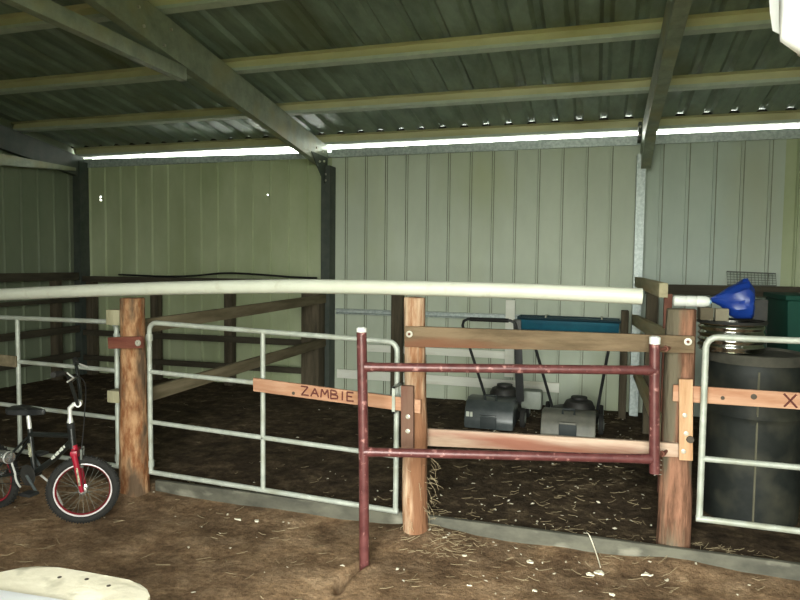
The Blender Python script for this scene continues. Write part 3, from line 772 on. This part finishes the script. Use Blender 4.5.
f = MB(GB); f.hexa([(1.37, 5.27, .06), (1.88, 5.27, .06), (1.37, 5.78, .06), (1.88, 5.78, .06), (1.30, 5.2, 1.37), (1.95, 5.2, 1.37), (1.30, 5.85, 1.37), (1.95, 5.85, 1.37)], .03); f.build('body', m_green, t)
f = MB(GB); f.box((1.29, 5.19, 1.366), (1.96, 5.86, 1.405), .012); f.build('rim', m_green, t)
CG = (1.45, 6.9, 1.43)
t = thing('wire_mesh', 'small square of wire mesh standing on the rail behind the blue bag', 'mesh', CG)
f = MB(CG); f.tube([(1.20, 6.85, 1.432), (1.62, 6.85, 1.432), (1.62, 6.90, 1.545), (1.20, 6.90, 1.56)], .006, 6, closed=True); f.build('frame', m_wire, t)
f = MB(CG)
for i in range(1, 14):
    x = 1.20 + .42 * i / 14; f.tube([(x, 6.85, 1.432), (x, 6.90, 1.56 - .015 * i / 14)], .0022, 4)
for i in range(1, 5):
    k = i / 5; f.tube([(1.20, 6.85 + .05 * k, 1.432 + .128 * k), (1.62, 6.85 + .05 * k, 1.432 + .113 * k)], .0022, 4)
f.build('mesh', m_wire, t)

# ------------------------------------------------------------------ bicycle
BY = Vector((-3.40, 3.09, 0))
bk = thing('child_bicycle', 'child bicycle with a red fork standing in front of the far left gate', 'bicycle', BY)
bd = Vector((.995, -.085, 0)).normalized(); bs = Vector((-bd.y, bd.x, 0))      # forward, left
RW = Vector((-3.665, 3.112, .205))
def bp(fx, sy, z): return RW + bd * fx + bs * sy + Vector((0, 0, z - .205))
S = bp(.680, 0, 0); S.z = 0
sa = R(38); sd = (bd * math.cos(sa) + bs * math.sin(sa)); ss = Vector((-sd.y, sd.x, 0))
def st(fx, sy, z): return S + sd * fx + ss * sy + Vector((0, 0, z))
GZ = .008
def wheel(hub, d, s_, name, label, mr=m_rim):
    f = MB(BY); n = 40
    ring = lambda r, o=0: [hub + d * (r * math.cos(2 * PI * i / n)) + Vector((0, 0, r * math.sin(2 * PI * i / n))) + s_ * o for i in range(n)]
    f.tube(ring(.181), .024, 10, closed=True)
    for i in range(n * 2):
        a = 2 * PI * i / (n * 2)
        for o in (-.013, .013):
            p = hub + d * (.203 * math.cos(a)) + Vector((0, 0, .203 * math.sin(a))) + s_ * (o + (.004 if i % 2 else -.004))
            rad = (p - hub).normalized()
            f.beam(p - rad * .006, p + rad * .003, .007, .007, s_)
    w_ = f.build(name, m_rubber, bk)
    if label: w_['label'] = label
    f = MB(BY)
    for r, o, q in ((.160, .011, .0055), (.160, -.011, .0055)):
        f.tube(ring(r, o), q, 6, closed=True)
    f.build('rim', mr, w_)
    f = MB(BY); f.tube(ring(.155), .009, 6, closed=True); f.build('rim_channel', m_rimred, w_)
    f = MB(BY); f.lathe([(.010, -.05), (.010, -.03), (.024, -.028), (.024, -.024), (.013, -.02), (.013, .02), (.024, .024), (.024, .028), (.010, .03), (.010, .05)], hub, s_, 14); f.build('hub', m_chrome, w_)
    f = MB(BY)
    for i in range(28):
        a = 2 * PI * i / 28; o = .024 if i % 2 else -.024; a2 = a + (.5 if (i // 2) % 2 else -.5)
        f.tube([hub + d * (.022 * math.cos(a2)) + Vector((0, 0, .022 * math.sin(a2))) + s_ * o, hub + d * (.152 * math.cos(a)) + Vector((0, 0, .152 * math.sin(a)))], .0011, 4)
    f.build('spokes', m_wire, w_)
    return w_
FH = st(.052, 0, .205 + GZ)
RWc = RW + Vector((0, 0, .004))
wheel(FH, sd, ss, 'front_wheel', 'front wheel, turned to the left')
wheel(RWc, bd, bs, 'rear_wheel', 'rear wheel with red rim', m_bikered)
# frame
hb_, ht_ = st(.008, 0, .455), st(-.030, 0, .600)
BB = bp(.350, 0, .275); ST = bp(.315, 0, .55)
f = MB(BY)
f.tube([bp(.660, 0, .545), ST + (BB - ST) * .12], .016, 12)
f.tube([bp(.665, 0, .505), bp(.50, 0, .37), BB], .019, 12)
f.tube([BB, ST], .0155, 12)
f.tube([S + Vector((0, 0, .47)), S + bd * -.012 + Vector((0, 0, .60))], .021, 14)
for o in (-.05, .05):
    f.tube([BB + bs * o * .5, BB - bd * .08 + bs * o * .9, RWc + bs * o * 1.25], .009, 8)
    f.tube([ST + bs * o * .3 - Vector((0, 0, .05)), RWc + bs * o * 1.25], .008, 8)
f.lathe([(.024, -.035), (.024, .035)], BB, bs, 16)
fr = f.build('frame', m_bikeblk, bk)
f = MB(BY); a, b = bp(.635, -.020, .482), bp(.515, -.020, .384)
for k in range(7):
    q0 = a + (b - a) * (k / 7 + .01); q1 = a + (b - a) * (k / 7 + .09 + .03 * (k % 2))
    f.beam(q0, q1, .004, .014 + .006 * (k % 2), (0, 0, 1), .001)
f.build('frame_sticker', m_stickerw, fr)
f = MB(BY); a, b = ST + (BB - ST) * .32 - bs * .016, ST + (BB - ST) * .62 - bs * .016
f.beam(a, b, .004, .02, (1, 0, 0), .001); f.build('tube_sticker', m_sticker, fr)
# fork and steering
f = MB(BY)
for o in (-.042, .042):
    f.tube([st(.012, o, .445), st(.026, o, .37), st(.038, o, .29), FH + ss * o], [.017, .017, .015, .012], 12)
f.beam(st(.012, -.055, .448), st(.012, .055, .448), .04, .035, bev=.008)
f.tube([st(.010, 0, .45), st(.004, 0, .49)], .020, 12)
fk = f.build('fork', m_bikered, bk); fk['label'] = 'red fork'
f = MB(BY)
for o in (-.042,):
    f.beam(st(.028, o - .0170, .365), st(.043, o - .0150, .255), .003, .016, (1, 0, 0), .001)
f.build('fork_sticker', m_sticker, fk)
f = MB(BY); f.tube([S + bd * -.011 + Vector((0, 0, .595)), st(-.013, 0, .63)], .022, 14); f.build('headset', m_black, bk)
f = MB(BY); f.tube([st(-.013, 0, .625), st(-.014, 0, .72)], .0125, 12); f.lathe([(.019, 0), (.013, .03)], st(-.013, 0, .628), (0, 0, 1), 12)
f.tube([st(-.016, 0, .712), st(.01, 0, .738), st(.035, 0, .742)], .0125, 12)
f.lathe([(.020, -.025), (.020, .025)], st(.035, 0, .742), ss, 12); f.build('stem', m_alloy, bk)['label'] = 'silver stem'
f = MB(BY)
half = [(0, .742, .035), (.035, .745, .035), (.075, .80, .030), (.12, .925, .005), (.15, .95, -.005), (.28, .965, -.035)]
f.tube(smooth_path([st(c, -a, b) for a, b, c in half[::-1]] + [st(c, a, b) for a, b, c in half[1:]], 3), .0105, 10)
f.tube([st(.012, -.11, .89), st(.012, .11, .89)], .0085, 8)
hbv = f.build('handlebar', m_bikeblk, bk)
for o in (-1, 1):
    f = MB(BY); f.tube([st(-.012, o * .19, .957), st(-.036, o * .29, .966)], .0165, 12); f.build('grip', m_rubber, hbv)
    f = MB(BY); f.tube([st(.01, o * .17, .955), st(.05, o * .20, .93), st(.03, o * .27, .92)], .005, 6); f.build('brake_lever', m_alloy, hbv)
f = MB(BY); f.tube(smooth_path([st(.03, -.17, .945), st(.09, -.10, .88), st(.07, -.03, .66), st(.05, 0, .50), st(.045, 0, .455)], 5), .003, 6); f.build('brake_cable', m_hose, bk)
f = MB(BY)
for o in (-1, 1):
    f.beam(st(.050, o * .028, .405), st(.050, o * .034, .47), .012, .014, bev=.002)
    f.box(st(.042, o * .024, .365) - Vector((.01, .006, .008)), st(.042, o * .024, .365) + Vector((.02, .006, .008)))
f.tube([st(.05, -.03, .46), st(.05, .03, .46)], .004, 6); f.build('front_brake', m_wire, bk)
# seat
f = MB(BY); f.tube([ST - (BB - ST) * .0, ST + (ST - BB) * .30], .0125, 12); f.build('seat_post', m_alloy, bk)
sz = .640; sc_ = ST + (ST - BB) * .30
f = MB(BY); sx = sc_ - bd * .135
outl = [(0, .0), (.01, .06), (.05, .078), (.11, .060), (.17, .028), (.25, .020), (.275, .010), (.28, 0)]
pl_ = [sx + bd * a + bs * b for a, b in outl] + [sx + bd * a - bs * b for a, b in outl[-2:0:-1]]
f.prism([Vector((q.x, q.y, sz + .012 * ((q - sx).length / .28 - .5) ** 2 * 4)) for q in pl_], (0, 0, .034), .010); f.build('seat', m_black, bk)
# drive side (towards the viewer)
f = MB(BY); f.lathe([(.02, 0), (.062, 0), (.066, .002), (.062, .004), (.02, .004)], BB - bs * .045, -bs, 30); f.build('chainring', m_engine, bk)
f = MB(BY); f.tube([BB - bs * .055, BB - bs * .060 + bd * .085 - Vector((0, 0, .085))], .009, 8); c1 = f.build('crank', m_catch, bk)
f = MB(BY); q = BB - bs * .105 + bd * .085 - Vector((0, 0, .085)); f.box(q - Vector((.04, .035, .009)), q + Vector((.04, .035, .009)), .003); f.build('pedal', m_black, c1)
f = MB(BY); f.tube([BB + bs * .055, BB + bs * .060 - bd * .085 + Vector((0, 0, .085))], .009, 8); c1 = f.build('crank', m_catch, bk)
f = MB(BY); q = BB + bs * .105 - bd * .085 + Vector((0, 0, .085)); f.box(q - Vector((.04, .035, .009)), q + Vector((.04, .035, .009)), .003); f.build('pedal', m_black, c1)
f = MB(BY)
up_ = Vector((0, 0, 1))
f.tube([BB + up_ * .062 - bs * .047, RWc + up_ * .03 - bs * .047, RWc - bd * .03 - bs * .047, RWc - up_ * .03 - bs * .047, BB - up_ * .062 - bs * .047, BB + bd * .062 - bs * .047], .0035, 6, closed=True)
f.build('chain', m_engine, bk)
f = MB(BY); f.tube([BB - bs * .066 + Vector((0, 0, .082)) - bd * (.12 - .012 * 0)] + [BB - bs * .066 + bd * (.085 * math.cos(a)) + up_ * (.085 * math.sin(a)) for a in [PI * (.98 + .045 * i) for i in range(9)]], .006, 8); f.build('chain_guard', m_alloy, bk)
f = MB(BY); ca = bp(.165, -.075, .378)
f.lathe([(.026, -.085), (.036, -.078), (.036, .070), (.030, .082), (.022, .085)], ca, bd, 22); cn = f.build('chrome_canister', m_chrome, bk)
for o in (-.062, .060):
    f = MB(BY); f.lathe([(.037, -.006), (.0385, -.005), (.0385, .005), (.037, .006)], ca + bd * o, bd, 22, False); f.build('band', m_alloy, cn)
f = MB(BY); f.tube([ca + bs * .03, ca + bs * .07 + bd * .03 - up_ * .02], .006, 6); f.build('bracket', m_black, cn)
f = MB(BY); f.tube([BB - bd * .06 + bs * .04, BB - bd * .0 + bs * .13 - up_ * .12, BB + bd * .03 + bs * .17 - up_ * (BB.z - .012)], .007, 8); f.build('kickstand', m_alloy, bk)

# ------------------------------------------------------------------ bench board bottom left, white sacking top right
BN = (-1.85, 1.72, 0)
t = thing('low_bench', 'low bench with a worn cream top with rounded end, bottom left corner', 'bench', BN)
zt = .40
out = []
for x, y in [(-2.55, 1.45), (-2.36, 1.64), (-2.165, 1.843), (-2.125, 1.900), (-2.069, 1.932), (-1.982, 1.945), (-1.838, 1.950), (-1.655, 1.950), (-1.60, 1.942), (-1.545, 1.915), (-1.505, 1.880), (-1.485, 1.83), (-1.485, 1.76), (-1.51, 1.68), (-1.58, 1.60), (-1.75, 1.50), (-2.1, 1.38), (-2.45, 1.33)]:
    out.append((x, y, zt - .028))
f = MB(BN); f.prism(out, (0, 0, .028), .008); tp = f.build('top', m_bench, t)
for x, y in ((-1.915, 1.881), (-1.807, 1.901), (-1.694, 1.887)):
    f = MB(BN); f.lathe([(.004, 0), (.008, .001), (.008, .0022), (.003, .0024)], (x, y, zt), (0, 0, 1), 12); f.build('bolt_hole', m_hole, tp)
for x, y in ((-1.62, 1.80), (-2.2, 1.72), (-1.72, 1.56), (-2.35, 1.42)):
    f = MB(BN); f.tube([(x, y, zt - .028), (x + .01, y, -.03)], .02, 10); f.build('leg', m_darkz, t)
f = MB((-1.95, 1.65, zt)); f.hexa([(-2.35, 1.42, zt + .001), (-1.60, 1.55, zt + .001), (-2.28, 1.70, zt + .001), (-1.72, 1.735, zt + .001), (-2.35, 1.42, zt + .02), (-1.60, 1.55, zt + .02), (-2.28, 1.70, zt + .02), (-1.72, 1.735, zt + .02)], .006)
tag(f.build('white_panel', m_sheetw), 'white panel lying on the cream bench top, bottom left corner', 'panel')

SKX = (.572, 2.0, 2.75)
sk = thing('hanging_sack', 'bright white sack hanging from the roof at the top right corner', 'sack', SKX)
f = MB(SKX); n = 36; rings = []
for i in range(12):
    u = i / 11
    r = .13 * (math.sin(PI * min(1, .12 + u * .62)) ** .6) if u < .93 else .13 * (1 - (u - .93) * 6) * .6
    z = 2.76 - .575 * u
    ring = []
    for j in range(n):
        a = 2 * PI * j / n
        q = r * (1 + .09 * math.sin(a * 7 + u * 2) * (.5 + u) + .07 * math.sin(a * 13 + u * 3))
        ring.append(f.v((SKX[0] + q * math.cos(a), SKX[1] + q * math.sin(a), z + .035 * math.sin(a * 5 + 1) * u)))
    rings.append(ring)
for A, B in zip(rings, rings[1:]):
    for j in range(n): f.face([A[j], A[(j + 1) % n], B[(j + 1) % n], B[j]])
f.face(rings[-1]); f.face(rings[0][::-1])
f.build('bag', m_sheetw, sk, 70)
f = MB(SKX); f.tube([(SKX[0], SKX[1], 2.74), (SKX[0] + .01, SKX[1] + .06, 3.4), (SKX[0], SKX[1] + .02, zs(2.0) - .118)], .006, 6); f.build('cord', m_straw, sk)

# ------------------------------------------------------------------ litter
def stalks(name, label, count, place, seed, m=m_straw, lmin=.015, lmax=.075, rr=(.0007, .0016)):
    f = MB(); rg = random.Random(seed); k = 0
    while k < count:
        p = place(rg)
        if p is None: continue
        x, y = p; L = rg.uniform(lmin, lmax); a = rg.gauss(.25, .7); c, s_ = math.cos(a), math.sin(a)
        r = rg.uniform(*rr)
        q = [(x + c * L * t_ + .12 * L * math.sin(t_ * 3) * s_, y + s_ * L * t_) for t_ in (-.5, 0, .5)]
        z = [max(ground(*v) + r + .002, 0 if v[1] < 3.6 else .03) for v in q]
        z[rg.choice((0, 2))] += rg.uniform(0, .012)
        if (q[0][1] - 3.62) * (q[2][1] - 3.62) < 0 and abs(y - 3.62) < .2: continue
        f.tube([(u[0], u[1], h) for u, h in zip(q, z)], r, 4); k += 1
    return tag(f.build(name, m, smooth=0), label, 'straw', kind='stuff')
def pen_spot(rg):
    x, y = rg.uniform(-2.8, .35), 3.68 + 3.2 * rg.random() ** 1.5
    if rg.random() > .12 + .88 / (1 + math.exp(-(x + .75) * 5)): return None
    return x, y
stalks('straw_litter', 'straw scattered over the dark floor of the middle pen', 420, pen_spot, 1)
def yard_spot(rg):
    x, y = rg.uniform(-4.2, 1.3), 3.58 - 1.3 * rg.random() ** 1.4
    if (x < -1.0 or x > .45) and rg.random() < .65: return None
    return x, y
stalks('straw_litter', 'straw bits scattered on the bare dirt in front of the gates', 330, yard_spot, 2, rr=(.0006, .0015))
def foot_spot(rg):
    x = rg.gauss(.62, .18) if rg.random() < .5 else rg.gauss(-.78, .12)
    return x, (rg.uniform(3.66, 3.80) if x > .2 else rg.uniform(3.3, 3.55))
stalks('straw_litter', 'straw tufts gathered at the feet of the middle and right posts', 130, foot_spot, 3)
def left_spot(rg):
    return rg.uniform(-6, -3.1), rg.uniform(3.7, 6.6)
stalks('straw_litter', 'few straw stalks on the floor of the left pen', 60, left_spot, 4)

def flakes(label, count, place, seed):
    f = MB(); rg = random.Random(seed); k = 0
    while k < count:
        p = place(rg)
        if p is None or abs(p[1] - 3.62) < .05: continue
        x, y = p; s_ = rg.uniform(.003, .009); z = ground(x, y) + .002; a = rg.uniform(0, 6)
        q = [(x + s_ * math.cos(a + j * PI / 2) * (1.6 if j % 2 else .8), y + s_ * math.sin(a + j * PI / 2) * (1.6 if j % 2 else .8), z + rg.uniform(0, s_)) for j in range(4)]
        f.prism(q, (0, 0, .002)); k += 1
    return tag(f.build('husk_litter', m_chip, smooth=0), label, 'litter', kind='stuff')
flakes('tiny pale husks strewn over the dark floor of the middle pen', 170, pen_spot, 11)
flakes('tiny pale husks strewn on the dirt in front of the kerb', 90, yard_spot, 12)

def chip(x, y, s_, seed, label):
    rg = random.Random(seed); z = ground(x, y) + .004
    f = MB((x, y, z)); n = 7
    top = []
    for i in range(n):
        a = 2 * PI * i / n; r = s_ * rg.uniform(.5, 1.0)
        top.append((x + r * math.cos(a) * 1.25, y + r * math.sin(a) * .8, z + s_ * rg.uniform(.0, .45)))
    f.prism(top, (0, 0, .004 + s_ * .12)); 
    return tag(f.build('husk_flake', m_chip, smooth=0), label, 'flake')
FL = [(.285, 3.43, .030, 'large pale flake on the dirt in front of the right post'),
      (.05, 3.39, .028, 'pale flake on the dirt below a straw hanging over the kerb'),
      (.005, 3.36, .020, 'smaller pale flake just right of the one below the hanging straw'),
      (-.30, 3.38, .026, 'pale flake on the dirt close to the kerb, left of the hanging straw'),
      (-.653, 3.36, .018, 'upright pale flake right of the foot of the middle post'),
      (-.566, 3.06, .016, 'pale flake nearest the bottom edge, below the middle post'),
      (.107, 3.21, .014, 'small pale flake by itself at the bottom right of the bare dirt'),
      (-.255, 3.12, .017, 'pale flake at the bottom edge, right of the centre'),
      (-2.079, 3.41, .020, 'pale flake on dirt in front of the pale gate, left of a pair'),
      (-1.955, 3.42, .022, 'pale flake on dirt in front of the pale gate, right of a pair')]
for i, (x, y, s_, lb) in enumerate(FL): chip(x, y, s_, 40 + i, lb)
SH = (.03, 3.59, .11)
f = MB(SH); f.tube(smooth_path([(-.02, 3.64, .120), (-.005, 3.60, .122), (.02, 3.585, .07), (.045, 3.50, .035), (.055, 3.43, .03)], 4), .003, 5)
tag(f.build('straw_stalk', m_chip), 'single long straw hanging over the kerb between the posts', 'straw')
